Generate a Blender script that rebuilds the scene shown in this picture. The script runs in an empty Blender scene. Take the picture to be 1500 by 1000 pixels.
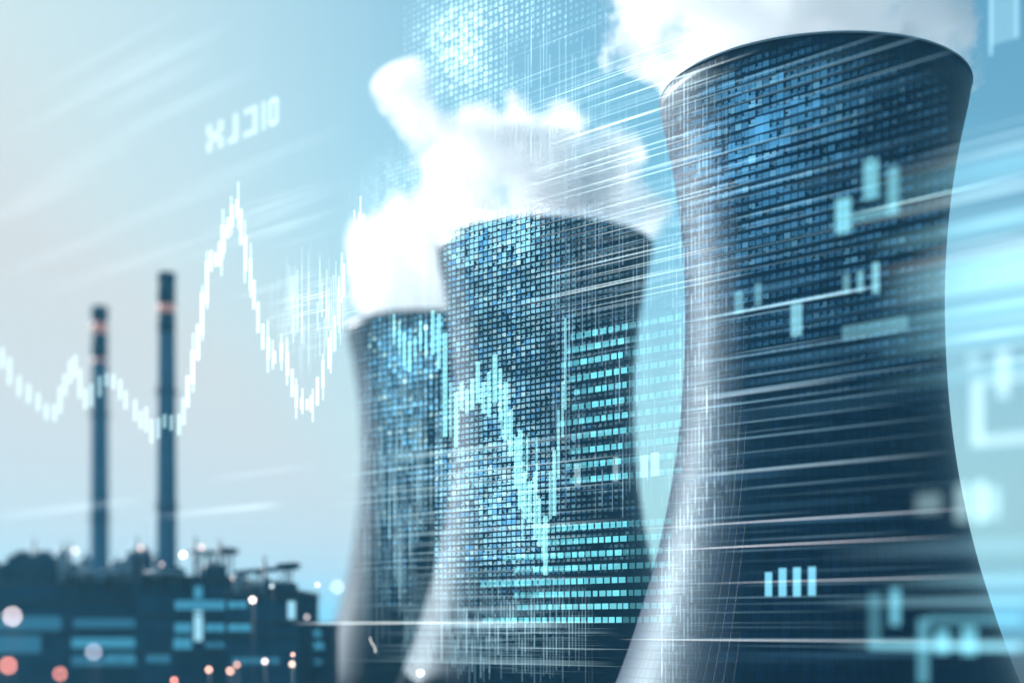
import bpy, bmesh, math, random
from mathutils import Vector, Matrix

random.seed(7)
SC = bpy.context.scene
COL = SC.collection
PI = math.pi

# ------------------------------------------------------------------ measuring
F = 2000.0            # focal length in photo pixels (photo is 1500 wide)
HC = 21.0             # camera height, m
HOR = 920.0           # horizon row


def P(px, py, Y):
    """world point seen at photo pixel (px, py) when it stands Y metres away"""
    return Vector(((px - 750) / F * Y, Y, HC + (HOR - py) / F * Y))


# the display wall: one upright plane receding to the left
KW = 1.0 / (222.0 * 2590.0)


def wall_Y(px):
    return 1.0 / (KW * (px + 1400.0))


W0 = Vector(((1500 - 750) / F * wall_Y(1500), wall_Y(1500), 0))
_w1 = Vector(((0 - 750) / F * wall_Y(0), wall_Y(0), 0))
WD = (_w1 - W0).normalized()            # along the wall, to the left
WN = Vector((WD.y, -WD.x, 0)).normalized()
if WN.y > 0:
    WN = -WN                             # towards the viewer


def uw(px):
    Y = wall_Y(px)
    return (Vector(((px - 750) / F * Y, Y, 0)) - W0).dot(WD)


def zw(px, py):
    return HC + (HOR - py) / F * wall_Y(px)


def mpp(px):          # metres per pixel (vertical) on the wall
    return wall_Y(px) / F


def upp(px):          # metres along the wall per pixel
    return abs(uw(px + .5) - uw(px - .5))


# ------------------------------------------------------------------ materials
def new_mat(name):
    m = bpy.data.materials.new(name)
    m.use_nodes = True
    nt = m.node_tree
    nt.nodes.clear()
    out = nt.nodes.new('ShaderNodeOutputMaterial')
    return m, nt, out


def principled(name, col, rough=.6, metal=0., spec=.5, noise=None, bump=0., scale=1.0, var=.25):
    m, nt, out = new_mat(name)
    b = nt.nodes.new('ShaderNodeBsdfPrincipled')
    b.inputs['Roughness'].default_value = rough
    b.inputs['Metallic'].default_value = metal
    b.inputs['Specular IOR Level'].default_value = spec
    tc = nt.nodes.new('ShaderNodeTexCoord')
    n = nt.nodes.new('ShaderNodeTexNoise')
    n.inputs['Scale'].default_value = scale
    n.inputs['Detail'].default_value = 6
    nt.links.new(tc.outputs['Object'], n.inputs['Vector'])
    r = nt.nodes.new('ShaderNodeMix')
    r.data_type = 'RGBA'
    r.inputs['A'].default_value = (*[c * (1 - var) for c in col], 1)
    r.inputs['B'].default_value = (*[min(1, c * (1 + var)) for c in col], 1)
    nt.links.new(n.outputs['Fac'], r.inputs['Factor'])
    nt.links.new(r.outputs['Result'], b.inputs['Base Color'])
    if bump:
        bp = nt.nodes.new('ShaderNodeBump')
        bp.inputs['Strength'].default_value = bump
        nt.links.new(n.outputs['Fac'], bp.inputs['Height'])
        nt.links.new(bp.outputs['Normal'], b.inputs['Normal'])
    nt.links.new(b.outputs['BSDF'], out.inputs['Surface'])
    return m


def emitter(name, col, strength):
    m, nt, out = new_mat(name)
    e = nt.nodes.new('ShaderNodeEmission')
    e.inputs['Color'].default_value = (*col, 1)
    e.inputs['Strength'].default_value = strength
    nt.links.new(e.outputs['Emission'], out.inputs['Surface'])
    return m


def hologram_mat():
    m, nt, out = new_mat('projected_light')
    a = nt.nodes.new('ShaderNodeAttribute')
    a.attribute_name = 'glow'
    e = nt.nodes.new('ShaderNodeEmission')
    e.inputs['Strength'].default_value = 0.5      # front and back face add up
    nt.links.new(a.outputs['Color'], e.inputs['Color'])
    t = nt.nodes.new('ShaderNodeBsdfTransparent')
    s = nt.nodes.new('ShaderNodeAddShader')
    nt.links.new(e.outputs['Emission'], s.inputs[0])
    nt.links.new(t.outputs['BSDF'], s.inputs[1])
    nt.links.new(s.outputs['Shader'], out.inputs['Surface'])
    m.cycles.emission_sampling = 'NONE'
    return m


def tower_mat(name, base, joint, seed):
    m, nt, out = new_mat(name)
    N, L = nt.nodes.new, nt.links.new
    b = N('ShaderNodeBsdfPrincipled')
    b.inputs['Roughness'].default_value = .44
    b.inputs['Specular IOR Level'].default_value = .34
    b.inputs['Specular Tint'].default_value = (.22, .72, 1, 1)
    uv = N('ShaderNodeUVMap')
    uv.uv_map = 'UVMap'
    br = N('ShaderNodeTexBrick')
    br.offset = 0.0
    br.inputs['Scale'].default_value = 1.0
    br.inputs['Brick Width'].default_value = 1.55
    br.inputs['Row Height'].default_value = 1.7
    br.inputs['Mortar Size'].default_value = .07
    br.inputs['Mortar Smooth'].default_value = .1
    br.inputs['Color1'].default_value = (*[c * 1.25 for c in base], 1)
    br.inputs['Color2'].default_value = (*[c * .75 for c in base], 1)
    br.inputs['Mortar'].default_value = (*joint, 1)
    L(uv.outputs['UV'], br.inputs['Vector'])
    mp = N('ShaderNodeMapping')
    mp.inputs['Scale'].default_value = (.25, .02, 1)
    mp.inputs['Location'].default_value = (seed * 13.1, seed * 3.7, 0)
    L(uv.outputs['UV'], mp.inputs['Vector'])
    n = N('ShaderNodeTexNoise')
    n.inputs['Scale'].default_value = 2.0
    n.inputs['Detail'].default_value = 8
    L(mp.outputs['Vector'], n.inputs['Vector'])
    r = N('ShaderNodeMapRange')
    r.inputs['From Min'].default_value = .3
    r.inputs['From Max'].default_value = .7
    r.inputs['To Min'].default_value = .7
    r.inputs['To Max'].default_value = 1.3
    L(n.outputs['Fac'], r.inputs['Value'])
    mx = N('ShaderNodeVectorMath')
    mx.operation = 'SCALE'
    L(br.outputs['Color'], mx.inputs[0])
    L(r.outputs['Result'], mx.inputs['Scale'])
    L(mx.outputs['Vector'], b.inputs['Base Color'])
    bp = N('ShaderNodeBump')
    bp.inputs['Strength'].default_value = .35
    bp.inputs['Distance'].default_value = .15
    bp.invert = True
    L(br.outputs['Fac'], bp.inputs['Height'])
    L(bp.outputs['Normal'], b.inputs['Normal'])
    L(b.outputs['BSDF'], out.inputs['Surface'])
    return m


M_HOLO = hologram_mat()
M_RIM = principled('pale_rim_concrete', (.34, .42, .48), .5, scale=.4)
M_DARK = principled('dark_blue_cladding', (.028, .115, .19), .75, spec=.25, scale=.15, var=.4)
M_STEEL = principled('weathered_steel', (.06, .10, .14), .5, metal=.3, scale=.4, var=.4)
M_PALE = principled('pale_grey_paint', (.42, .50, .56), .5, scale=.5)
M_TOP = principled('dark_chimney_top', (.035, .11, .165), .8, spec=.2, scale=.2, var=.3)
M_STACK = principled('chimney_concrete', (.10, .25, .35), .6, scale=.12, var=.3)
M_BAND = principled('salmon_band_added_glow', (.92, .42, .34), .6, scale=.5, var=.1)
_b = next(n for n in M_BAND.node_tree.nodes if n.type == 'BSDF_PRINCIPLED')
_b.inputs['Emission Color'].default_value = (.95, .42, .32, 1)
_b.inputs['Emission Strength'].default_value = .2      # glow added to the salmon paint so its shaded side stays bright
M_CYANWIN = emitter('lit_cyan_window', (.045, .24, .38), 1.0)
M_CYANDIM = emitter('dim_cyan_window', (.025, .13, .22), 1.0)
M_WHITEWIN = emitter('lit_white_window', (.30, .62, .78), 1.0)
M_POLE = principled('galvanised_pole', (.15, .2, .24), .5, metal=.6, scale=2)


# ------------------------------------------------------------------ building
def link(o, parent=None):
    COL.objects.link(o)
    if parent is not None:
        o.parent = parent
    return o


def obj(name, bm, mat, parent=None, smooth=False):
    me = bpy.data.meshes.new(name)
    bmesh.ops.recalc_face_normals(bm, faces=bm.faces)
    bm.to_mesh(me)
    bm.free()
    me.materials.append(mat)
    if smooth:
        me.polygons.foreach_set('use_smooth', [True] * len(me.polygons))
    return link(bpy.data.objects.new(name, me), parent)


def tag(o, label, cat, group=None, kind=None):
    if label:
        o['label'] = label
    if cat:
        o['category'] = cat
    if group:
        o['group'] = group
    if kind:
        o['kind'] = kind
    return o


def thing(name, label, cat, loc, group=None, rz=0.):
    o = bpy.data.objects.new(name, None)
    o.empty_display_size = .5
    o.location = loc
    o.rotation_euler = (0, 0, rz)
    link(o)
    return tag(o, label, cat, group)


def add_box(bm, x0, x1, y0, y1, z0, z1, bevel=0.):
    r = bmesh.ops.create_cube(bm, size=1)
    vs = r['verts']
    for v in vs:
        v.co = Vector(((x0 + x1) / 2 + v.co.x * (x1 - x0), (y0 + y1) / 2 + v.co.y * (y1 - y0),
                       (z0 + z1) / 2 + v.co.z * (z1 - z0)))
    if bevel:
        es = list({e for v in vs for e in v.link_edges})
        bmesh.ops.bevel(bm, geom=es, offset=bevel, segments=2, affect='EDGES')


def add_cyl(bm, p0, p1, r0, r1=None, seg=16):
    p0, p1 = Vector(p0), Vector(p1)
    r1 = r0 if r1 is None else r1
    d = p1 - p0
    mat = Matrix.Translation((p0 + p1) / 2) @ d.to_track_quat('Z', 'Y').to_matrix().to_4x4()
    bmesh.ops.create_cone(bm, cap_ends=True, segments=seg, radius1=r0, radius2=r1, depth=d.length, matrix=mat)


def lathe(bm, prof, seg=64, uvscale=False, closed=True):
    """prof: list of (r, z); turns about z"""
    rings = []
    for r, z in prof:
        rings.append([bm.verts.new((r * math.cos(2 * PI * i / seg), r * math.sin(2 * PI * i / seg), z))
                      for i in range(seg)])
    uvl = bm.loops.layers.uv.new('UVMap') if uvscale else None
    n = len(rings)
    dist = 0
    for j in range(n if closed else n - 1):
        a, b = rings[j], rings[(j + 1) % n]
        for i in range(seg):
            k = (i + 1) % seg
            f = bm.faces.new((a[i], a[k], b[k], b[i]))
            if uvl:
                us = 2 * PI * 30 / seg
                z0, z1 = prof[j][1], prof[(j + 1) % n][1]
                for lp, (uu, vv) in zip(f.loops, ((i, z0), (i + 1, z0), (i + 1, z1), (i, z1))):
                    lp[uvl].uv = (uu * us, vv)


# ------------------------------------------------------------------ camera
cam = bpy.data.cameras.new('camera')
co = bpy.data.objects.new('camera', cam)
link(co)
co.location = (0, 0, HC)
co.rotation_euler = (PI / 2, 0, 0)
cam.sensor_fit = 'HORIZONTAL'
cam.sensor_width = 90.0
cam.lens = 90.0 * F / 1500.0
cam.shift_y = (HOR - 500) / 1500.0
cam.clip_end = 60000
cam.dof.use_dof = True
FOC = 250.0
cam.dof.focus_distance = FOC
COC = 42.0                                   # blur disc at infinity, photo px
cam.dof.aperture_fstop = (cam.lens / 1000.0) / (COC / F * FOC)
SC.camera = co

# ------------------------------------------------------------------ light
SUN_EL, SUN_AZ = math.radians(25), math.radians(-48)     # azimuth from the view axis, left negative
w = bpy.data.worlds.new('World')
SC.world = w
w.use_nodes = True
nt = w.node_tree
bg = nt.nodes['Background']
sky = nt.nodes.new('ShaderNodeTexSky')
sky.sky_type = 'NISHITA'
sky.sun_disc = False
sky.sun_elevation = SUN_EL
sky.sun_rotation = SUN_AZ
sky.dust_density = 2.0
sky.air_density = 1.0
sky.ozone_density = 1.2
sky.altitude = 50
tint = nt.nodes.new('ShaderNodeVectorMath')
tint.operation = 'MULTIPLY'
tint.inputs[1].default_value = (.39, 1.0, 1.06)
nt.links.new(sky.outputs['Color'], tint.inputs[0])
# thin bright cloud veil towards the sun and along the horizon
wt = nt.nodes.new('ShaderNodeTexCoord')
dt = nt.nodes.new('ShaderNodeVectorMath')
dt.operation = 'DOT_PRODUCT'
dt.inputs[1].default_value = (-.86, .5, -.10)
nt.links.new(wt.outputs['Generated'], dt.inputs[0])
ra = nt.nodes.new('ShaderNodeMapRange')
ra.interpolation_type = 'SMOOTHSTEP'
ra.inputs['From Min'].default_value = .36
ra.inputs['From Max'].default_value = .80
ra.inputs['To Max'].default_value = 1.0
nt.links.new(dt.outputs['Value'], ra.inputs['Value'])
sx = nt.nodes.new('ShaderNodeSeparateXYZ')
nt.links.new(wt.outputs['Generated'], sx.inputs[0])
rz_ = nt.nodes.new('ShaderNodeMapRange')
rz_.interpolation_type = 'SMOOTHSTEP'
rz_.inputs['From Min'].default_value = .0
rz_.inputs['From Max'].default_value = .36
rz_.inputs['To Min'].default_value = .5
rz_.inputs['To Max'].default_value = 0.0
nt.links.new(sx.outputs['Z'], rz_.inputs['Value'])
cn = nt.nodes.new('ShaderNodeTexNoise')
cn.inputs['Scale'].default_value = 1.6
cn.inputs['Detail'].default_value = 4
nt.links.new(wt.outputs['Generated'], cn.inputs['Vector'])
sm = nt.nodes.new('ShaderNodeMath')
sm.operation = 'ADD'
nt.links.new(ra.outputs['Result'], sm.inputs[0])
nt.links.new(rz_.outputs['Result'], sm.inputs[1])
s2 = nt.nodes.new('ShaderNodeMath')
s2.operation = 'MULTIPLY_ADD'
s2.inputs[1].default_value = .6
s2.inputs[2].default_value = -.30
nt.links.new(cn.outputs['Fac'], s2.inputs[0])
s3 = nt.nodes.new('ShaderNodeMath')
s3.operation = 'ADD'
s3.use_clamp = True
nt.links.new(sm.outputs[0], s3.inputs[0])
nt.links.new(s2.outputs[0], s3.inputs[1])
vm = nt.nodes.new('ShaderNodeMix')
vm.data_type = 'RGBA'
nt.links.new(s3.outputs[0], vm.inputs['Factor'])
nt.links.new(tint.outputs['Vector'], vm.inputs['A'])
vm.inputs['B'].default_value = (5.3, 5.55, 5.6, 1)
nt.links.new(vm.outputs['Result'], bg.inputs['Color'])
bg.inputs['Strength'].default_value = .105
sun = bpy.data.lights.new('sun', 'SUN')
sun.energy = 5.0
sun.angle = math.radians(.5)
sun.color = (1.0, .985, .965)
so = bpy.data.objects.new('sun', sun)
link(so)
sd = Vector((math.sin(SUN_AZ) * math.cos(SUN_EL), math.cos(SUN_AZ) * math.cos(SUN_EL), math.sin(SUN_EL)))
so.rotation_euler = sd.to_track_quat('Z', 'Y').to_euler()
so.location = (-200, 100, 300)

# ------------------------------------------------------------------ setting
bm = bmesh.new()
bmesh.ops.create_circle(bm, cap_ends=True, segments=96, radius=14000)
g = obj('ground', bm, principled('yard_asphalt', (.035, .055, .075), .8, scale=.05, var=.4))
g['kind'] = 'structure'

bm = bmesh.new()
add_box(bm, -1500, 60, 620, 9000, .004, .008)
m, nt, out = new_mat('water')
b = nt.nodes.new('ShaderNodeBsdfPrincipled')
b.inputs['Base Color'].default_value = (.02, .06, .09, 1)
b.inputs['Roughness'].default_value = .12
b.inputs['Specular IOR Level'].default_value = .6
tc = nt.nodes.new('ShaderNodeTexCoord')
n = nt.nodes.new('ShaderNodeTexNoise')
n.inputs['Scale'].default_value = .08
n.inputs['Detail'].default_value = 5
bp = nt.nodes.new('ShaderNodeBump')
bp.inputs['Strength'].default_value = .25
nt.links.new(tc.outputs['Object'], n.inputs['Vector'])
nt.links.new(n.outputs['Fac'], bp.inputs['Height'])
nt.links.new(bp.outputs['Normal'], b.inputs['Normal'])
nt.links.new(b.outputs['BSDF'], out.inputs['Surface'])
g = obj('water', bm, m)
g['kind'] = 'structure'

# ------------------------------------------------------------------ cooling towers
R = 30.0
# (height above camera in R, radius in R)
PROF = [(-.70, 1.42), (-.5, 1.335), (-.356, 1.275), (-.1, 1.18), (.2, 1.085), (.5, 1.0), (.8, .935), (1.1, .885),
        (1.4, .85), (1.7, .83), (2.05, .82), (2.35, .828), (2.65, .85), (2.95, .89), (3.2, .94), (3.45, 1.0)]


def prof_r(s):
    for (a, ra), (b_, rb) in zip(PROF, PROF[1:]):
        if a <= s <= b_:
            t = (s - a) / (b_ - a)
            return ra + (rb - ra) * t
    return PROF[-1][1]


def cooling_tower(px, Y, label, mat, zadd=0.):
    X = (px - 750) / F * Y
    t = thing('cooling_tower', label, 'cooling tower', (X, Y, 0), 'hyperbolic cooling towers')
    outer, inner = [], []
    n = 60
    for i in range(n + 1):
        s = -.70 + (3.45 + .70) * i / n
        # smooth the table
        r = sum(prof_r(max(-.7, min(3.45, s + d))) for d in (-.16, -.08, 0, .08, .16)) / 5 * R
        z = HC + s * R
        outer.append((r, z + zadd * i / n))
        inner.append((r - 1.1, z + zadd * i / n))
    top = HC + 3.45 * R + zadd
    bm = bmesh.new()
    lathe(bm, outer + inner[::-1], 128, uvscale=True)
    obj('shell', bm, mat, t, True)
    bm = bmesh.new()
    ro = outer[-1][0]
    lathe(bm, [(ro + .003, top - .2), (ro + .1, top - .17), (ro + .12, top + .1), (ro + .05, top + .2), (ro - 1.4, top + .2),
               (ro - 1.5, top - .35)], 128)
    obj('rim', bm, M_RIM, t, True)
    return X, Y, top


TW = (.0015, .017, .052)
TJ = (.0008, .004, .012)
tR = cooling_tower(1190, F * R / 225, 'nearest and tallest dark blue cooling tower with lit left flank, steam over its whole mouth',
                   tower_mat('slate_panels_near', TW, TJ, 1))
tM = cooling_tower(797, F * R / 161, 'middle cooling tower covered by the bright pixel mosaic and cyan data rows',
                   tower_mat('slate_panels_middle', TW, TJ, 2))
tL = cooling_tower(634, F * R / 128, 'farthest blurred cooling tower partly hidden behind the middle one',
                   tower_mat('slate_panels_far', TW, TJ, 3), -1.0)


# ------------------------------------------------------------------ steam
def steam(name, label, blobs, Y, density, scale=.05, seed=0.):
    """blobs: (px, py, radius_px, depth offset in m)"""
    sph = []
    for bl in blobs:
        px, py, r = bl[:3]
        dy = bl[3] if len(bl) > 3 else 0
        p = P(px, py, Y)
        sph.append((Vector((p.x, Y + dy, p.z)), r / F * Y))
    bm = bmesh.new()
    for c, r in sph:
        bmesh.ops.create_icosphere(bm, subdivisions=3, radius=r * 1.12, matrix=Matrix.Translation(c))
    me = bpy.data.meshes.new(name)
    bm.to_mesh(me)
    bm.free()
    tmp = bpy.data.objects.new(name + '_blobs', me)
    COL.objects.link(tmp)
    md = tmp.modifiers.new('remesh', 'REMESH')
    md.mode = 'VOXEL'
    md.voxel_size = 1.6
    dg = bpy.context.evaluated_depsgraph_get()
    me2 = bpy.data.meshes.new_from_object(tmp.evaluated_get(dg))
    bpy.data.objects.remove(tmp)
    me2.name = name
    me2.materials.clear()
    m, nt, out = new_mat(name)
    N, L = nt.nodes.new, nt.links.new
    tc = N('ShaderNodeTexCoord')
    n1 = N('ShaderNodeTexNoise')
    n1.inputs['Scale'].default_value = scale
    n1.inputs['Detail'].default_value = 7
    n1.inputs['Roughness'].default_value = .66
    mp = N('ShaderNodeMapping')
    mp.inputs['Location'].default_value = (seed, seed * 2, seed * 3)
    L(tc.outputs['Object'], mp.inputs['Vector'])
    L(mp.outputs['Vector'], n1.inputs['Vector'])
    prev = None
    for c, r in sph:
        d = N('ShaderNodeVectorMath')
        d.operation = 'DISTANCE'
        d.inputs[1].default_value = c
        L(tc.outputs['Object'], d.inputs[0])
        q = N('ShaderNodeMath')
        q.operation = 'MULTIPLY_ADD'           # r - d
        q.inputs[1].default_value = -1.0
        q.inputs[2].default_value = r
        L(d.outputs['Value'], q.inputs[0])
        if prev is None:
            prev = q.outputs[0]
        else:
            mx = N('ShaderNodeMath')
            mx.operation = 'SMOOTH_MAX'
            mx.inputs[2].default_value = 4.0
            L(prev, mx.inputs[0])
            L(q.outputs[0], mx.inputs[1])
            prev = mx.outputs[0]
    # prev = depth inside the plume in metres; eat into it with noise
    nm = N('ShaderNodeMath')
    nm.operation = 'MULTIPLY_ADD'
    nm.inputs[1].default_value = 32.0
    nm.inputs[2].default_value = -16.5
    L(n1.outputs['Fac'], nm.inputs[0])
    ad = N('ShaderNodeMath')
    ad.operation = 'ADD'
    L(prev, ad.inputs[0])
    L(nm.outputs[0], ad.inputs[1])
    mr = N('ShaderNodeMapRange')
    mr.interpolation_type = 'SMOOTHSTEP'
    mr.inputs['From Min'].default_value = 0.0
    mr.inputs['From Max'].default_value = 3.5
    mr.inputs['To Min'].default_value = 0.0
    mr.inputs['To Max'].default_value = density
    L(ad.outputs[0], mr.inputs['Value'])
    vs = N('ShaderNodeVolumePrincipled')
    vs.inputs['Color'].default_value = (.996, .998, 1, 1)
    vs.inputs['Anisotropy'].default_value = .65
    L(mr.outputs['Result'], vs.inputs['Density'])
    L(vs.outputs['Volume'], out.inputs['Volume'])
    me2.materials.append(m)
    o = link(bpy.data.objects.new(name, me2))
    tag(o, label, 'steam')
    return o


steam('steam_plume', 'large white steam cloud pouring from the nearest tower and past the top of the picture',
      [(1080, 135, 105), (1190, 125, 120), (1300, 125, 105), (1375, 110, 62), (1190, 150, 110, 16), (1100, 50, 110), (1010, 75, 70),
       (955, 45, 66), (915, 40, 40), (1210, 20, 140), (1330, 40, 95), (1395, 60, 42), (1060, -40, 130), (1230, -110, 170),
       (960, -60, 90), (888, 97, 22)], tR[1], .26, .075, 3.0)
steam('steam_plume', 'white steam cloud drifting left from the middle tower behind thin light lines',
      [(705, 325, 70), (800, 315, 85), (890, 320, 65), (942, 320, 34), (860, 270, 66), (790, 235, 80), (715, 225, 70),
       (830, 200, 48), (690, 180, 52), (640, 185, 50), (605, 138, 48), (575, 132, 30), (660, 260, 60), (905, 294, 60), (880, 248, 60, -4), (945, 312, 40), (850, 300, 66, -12),
       (760, 190, 52), (812, 262, 62, -8), (620, 160, 46)], tM[1], .24, .075, 11.0)
steam('steam_plume', 'soft blurred steam rising from the farthest tower beside the bright chart peak',
      [(560, 425, 62), (625, 430, 70), (690, 430, 60), (560, 365, 55), (625, 360, 70), (590, 325, 44), (690, 350, 66),
       (660, 300, 50)], tL[1], .16, .045, 23.0)


# ------------------------------------------------------------------ chimneys
def chimney(px, top_py, wpx, Y, bands, label):
    p = P(px, top_py, Y)
    r = wpx / 2 / F * Y
    t = thing('chimney', label, 'chimney', (p.x, Y, 0), 'tall chimneys behind the plant')
    H = p.z
    bm = bmesh.new()
    prof = [(r * 1.35, 0)] + [(r * (1.35 - .35 * i / 10), H * i / 10) for i in range(1, 11)]
    lathe(bm, prof + [(r * .8, H), (r * 1.1, 0)], 40)
    obj('shaft', bm, M_STACK, t, True)
    bm = bmesh.new()
    lathe(bm, [(r * 1.02, H - 2.2), (r * 1.1, H - 2.0), (r * 1.1, H + .3), (r * .78, H + .3), (r * .78, H - 2)], 40)
    obj('cap', bm, M_TOP, t, True)
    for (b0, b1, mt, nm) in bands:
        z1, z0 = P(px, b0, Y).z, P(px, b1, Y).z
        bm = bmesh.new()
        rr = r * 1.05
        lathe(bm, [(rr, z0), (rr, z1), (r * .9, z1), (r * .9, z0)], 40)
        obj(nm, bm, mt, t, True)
    for zf in (.45, .72):
        bm = bmesh.new()
        z = H * zf
        rr = r * (1.35 - .35 * zf)
        lathe(bm, [(rr - .1, z), (rr + .9, z), (rr + .9, z + .15), (rr - .1, z + .15)], 40)
        lathe(bm, [(rr + .82, z + 1.1), (rr + .9, z + 1.1), (rr + .9, z + 1.2), (rr + .82, z + 1.2)], 40)
        for i in range(12):
            a = 2 * PI * i / 12
            add_cyl(bm, ((rr + .86) * math.cos(a), (rr + .86) * math.sin(a), z + .1),
                    ((rr + .86) * math.cos(a), (rr + .86) * math.sin(a), z + 1.15), .04, seg=6)
        obj('catwalk', bm, M_STEEL, t)


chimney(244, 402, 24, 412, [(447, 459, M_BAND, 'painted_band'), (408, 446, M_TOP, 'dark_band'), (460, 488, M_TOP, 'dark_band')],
        'taller slim chimney with one salmon band with added glow near its top')
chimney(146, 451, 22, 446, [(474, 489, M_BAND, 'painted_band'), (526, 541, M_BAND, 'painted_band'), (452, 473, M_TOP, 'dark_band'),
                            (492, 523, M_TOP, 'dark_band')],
        'shorter blurred chimney with two salmon bands with added glow, left of the taller one')


# ------------------------------------------------------------------ plant
PS = .90


def block(name, label, px0, px1, top, Y, depth, rz=0., mat=None, cat='building', wins=(), levels=()):
    """a slab-sided plant building: wall, parapet, ledges, ribbon windows. wins: (px0, px1, py0, py1, mat)"""
    Y *= PS
    a, b_ = P(px0, top, Y), P(px1, top, Y)
    cx = (a.x + b_.x) / 2
    wd = (b_.x - a.x) / 2
    H = a.z
    t = thing(name, label, cat, (cx, Y, 0), rz=rz)
    bm = bmesh.new()
    add_box(bm, -wd, wd, 0, depth, 0, H)
    obj('wall', bm, mat or M_DARK, t)
    bm = bmesh.new()
    add_box(bm, -wd - .3, wd + .3, -.3, 0, H - .6, H + .7)
    add_box(bm, -wd - .3, wd + .3, depth, depth + .3, H - .6, H + .7)
    add_box(bm, -wd - .3, -wd, 0, depth, H - .6, H + .7)
    add_box(bm, wd, wd + .3, 0, depth, H - .6, H + .7)
    obj('parapet', bm, M_STEEL, t)
    for py in levels:
        z = P(px0, py, Y).z
        bm = bmesh.new()
        add_box(bm, -wd - .5, wd + .5, -.9, -.003, z - .25, z + .25)
        obj('ledge', bm, M_STEEL, t)
    for (x0, x1, y0, y1, mt) in wins:
        X0, X1 = P(x0, 0, Y).x - cx, P(x1, 0, Y).x - cx
        z1, z0 = P(0, y0, Y).z, P(0, y1, Y).z
        bm = bmesh.new()
        n = max(1, int((X1 - X0) / 2.2))
        st = (X1 - X0) / n
        for i in range(n):
            add_box(bm, X0 + i * st + .08, X0 + (i + 1) * st - .08, -.12, -.02, z0, z1)
        wo = obj('window', bm, mt, t)
        bm = bmesh.new()
        add_box(bm, X0 - .2, X1 + .2, -.25, -.003, z0 - .25, z0 - .02)
        add_box(bm, X0 - .2, X1 + .2, -.25, -.003, z1 + .02, z1 + .25)
        add_box(bm, X0 - .4, X0 - .2, -.25, -.003, z0 - .25, z1 + .25)
        add_box(bm, X1 + .2, X1 + .4, -.25, -.003, z0 - .25, z1 + .25)
        bmesh.ops.remove_doubles(bm, verts=bm.verts, dist=.001)
        obj('window_frame', bm, M_STEEL, wo)
    return t, cx, H


block('turbine_hall', 'long dark turbine hall at the left edge with dim blue window bands', -80, 203, 852, 430, 45,
      wins=[(-60, 90, 902, 922, M_CYANDIM), (108, 198, 906, 918, M_CYANDIM), (-60, 60, 930, 956, M_CYANDIM), (105, 198, 934, 948, M_CYANWIN),
            (105, 200, 960, 974, M_CYANDIM), (155, 198, 957, 970, M_CYANWIN)], levels=(880, 928))
block('boiler_house', 'dark boiler house between the hall and the control block with bright cyan window bands', 200, 333, 846, 398, 40,
      wins=[(256, 330, 879, 892, M_CYANWIN), (284, 297, 858, 876, M_CYANWIN), (284, 297, 894, 938, M_WHITEWIN), (256, 281, 912, 926, M_CYANWIN),
            (300, 330, 913, 924, M_CYANWIN), (254, 281, 934, 950, M_CYANWIN), (300, 330, 940, 948, M_CYANDIM), (214, 250, 958, 970, M_CYANDIM)],
      levels=(852, 900, 954))
block('control_block', 'lower control block at the right end of the plant with one white window', 329, 438, 868, 376, 34,
      wins=[(334, 362, 880, 890, M_CYANWIN), (334, 368, 913, 924, M_CYANWIN), (421, 433, 880, 906, M_WHITEWIN), (340, 410, 962, 972, M_CYANDIM)],
      levels=(874, 910, 930))
block('low_shed', 'low shed right of the control block with pale cyan window bands', 439, 478, 915, 405, 25,
      wins=[(441, 470, 922, 932, M_CYANWIN), (441, 474, 940, 950, M_CYANWIN), (442, 472, 964, 972, M_CYANDIM)], levels=(936,))


def roof_unit(px0, px1, top, base, Y, label, depth=8):
    Y *= PS
    a, b_ = P(px0, top, Y), P(px1, base, Y)
    cx, wd = (a.x + b_.x) / 2, (b_.x - a.x) / 2
    t = thing('roof_unit', label, 'ventilation unit', (cx, Y, b_.z - .02))
    h = a.z - b_.z
    bm = bmesh.new()
    add_box(bm, -wd, wd, 0, depth, 0, h * .85, .2)
    obj('housing', bm, M_DARK, t)
    bm = bmesh.new()
    for i in range(6):
        add_box(bm, -wd * .8, wd * .8, -.15, -.01, h * (.15 + .1 * i), h * (.2 + .1 * i))
    obj('louvre', bm, M_STEEL, t)
    bm = bmesh.new()
    for s in (-.5, .5):
        add_cyl(bm, (s * wd, depth / 2, h * .83), (s * wd, depth / 2, h), wd * .36, seg=20)
    obj('fan_cowl', bm, M_STEEL, t)


roof_unit(10, 74, 806, 852, 432, 'wide dark ventilation unit on the hall roof under the pink lamps')
roof_unit(78, 108, 822, 852, 434, 'small dark ventilation unit on the hall roof right of the wide one')
roof_unit(188, 214, 800, 850, 434, 'tall narrow ventilation unit on the hall roof beside the taller chimney')
roof_unit(212, 262, 828, 846, 402, 'flat dark ventilation unit on the boiler house roof')


def silo(px, wpx, top, base, Y, label):
    Y *= PS
    a, b_ = P(px, top, Y), P(px, base, Y)
    r, h = wpx / 2 / F * Y, a.z - b_.z
    t = thing('storage_tank', label, 'tank', (a.x, Y + r + 1, b_.z - .02), 'pale tanks on the hall roof')
    bm = bmesh.new()
    lathe(bm, [(.01, 0), (r, 0), (r, h * .8), (r * .7, h * .93), (.01, h)], 28, closed=False)
    obj('vessel', bm, M_PALE, t, True)
    bm = bmesh.new()
    for q in (.25, .55, .8):
        lathe(bm, [(r - .02, h * q - .15), (r + .12, h * q - .15), (r + .12, h * q + .15), (r - .02, h * q + .15)], 28)
    obj('hoop', bm, M_STEEL, t)
    bm = bmesh.new()
    add_cyl(bm, (0, 0, h * .95), (0, 0, h * 1.15), r * .15, seg=10)
    obj('vent_pipe', bm, M_STEEL, t)


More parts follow.
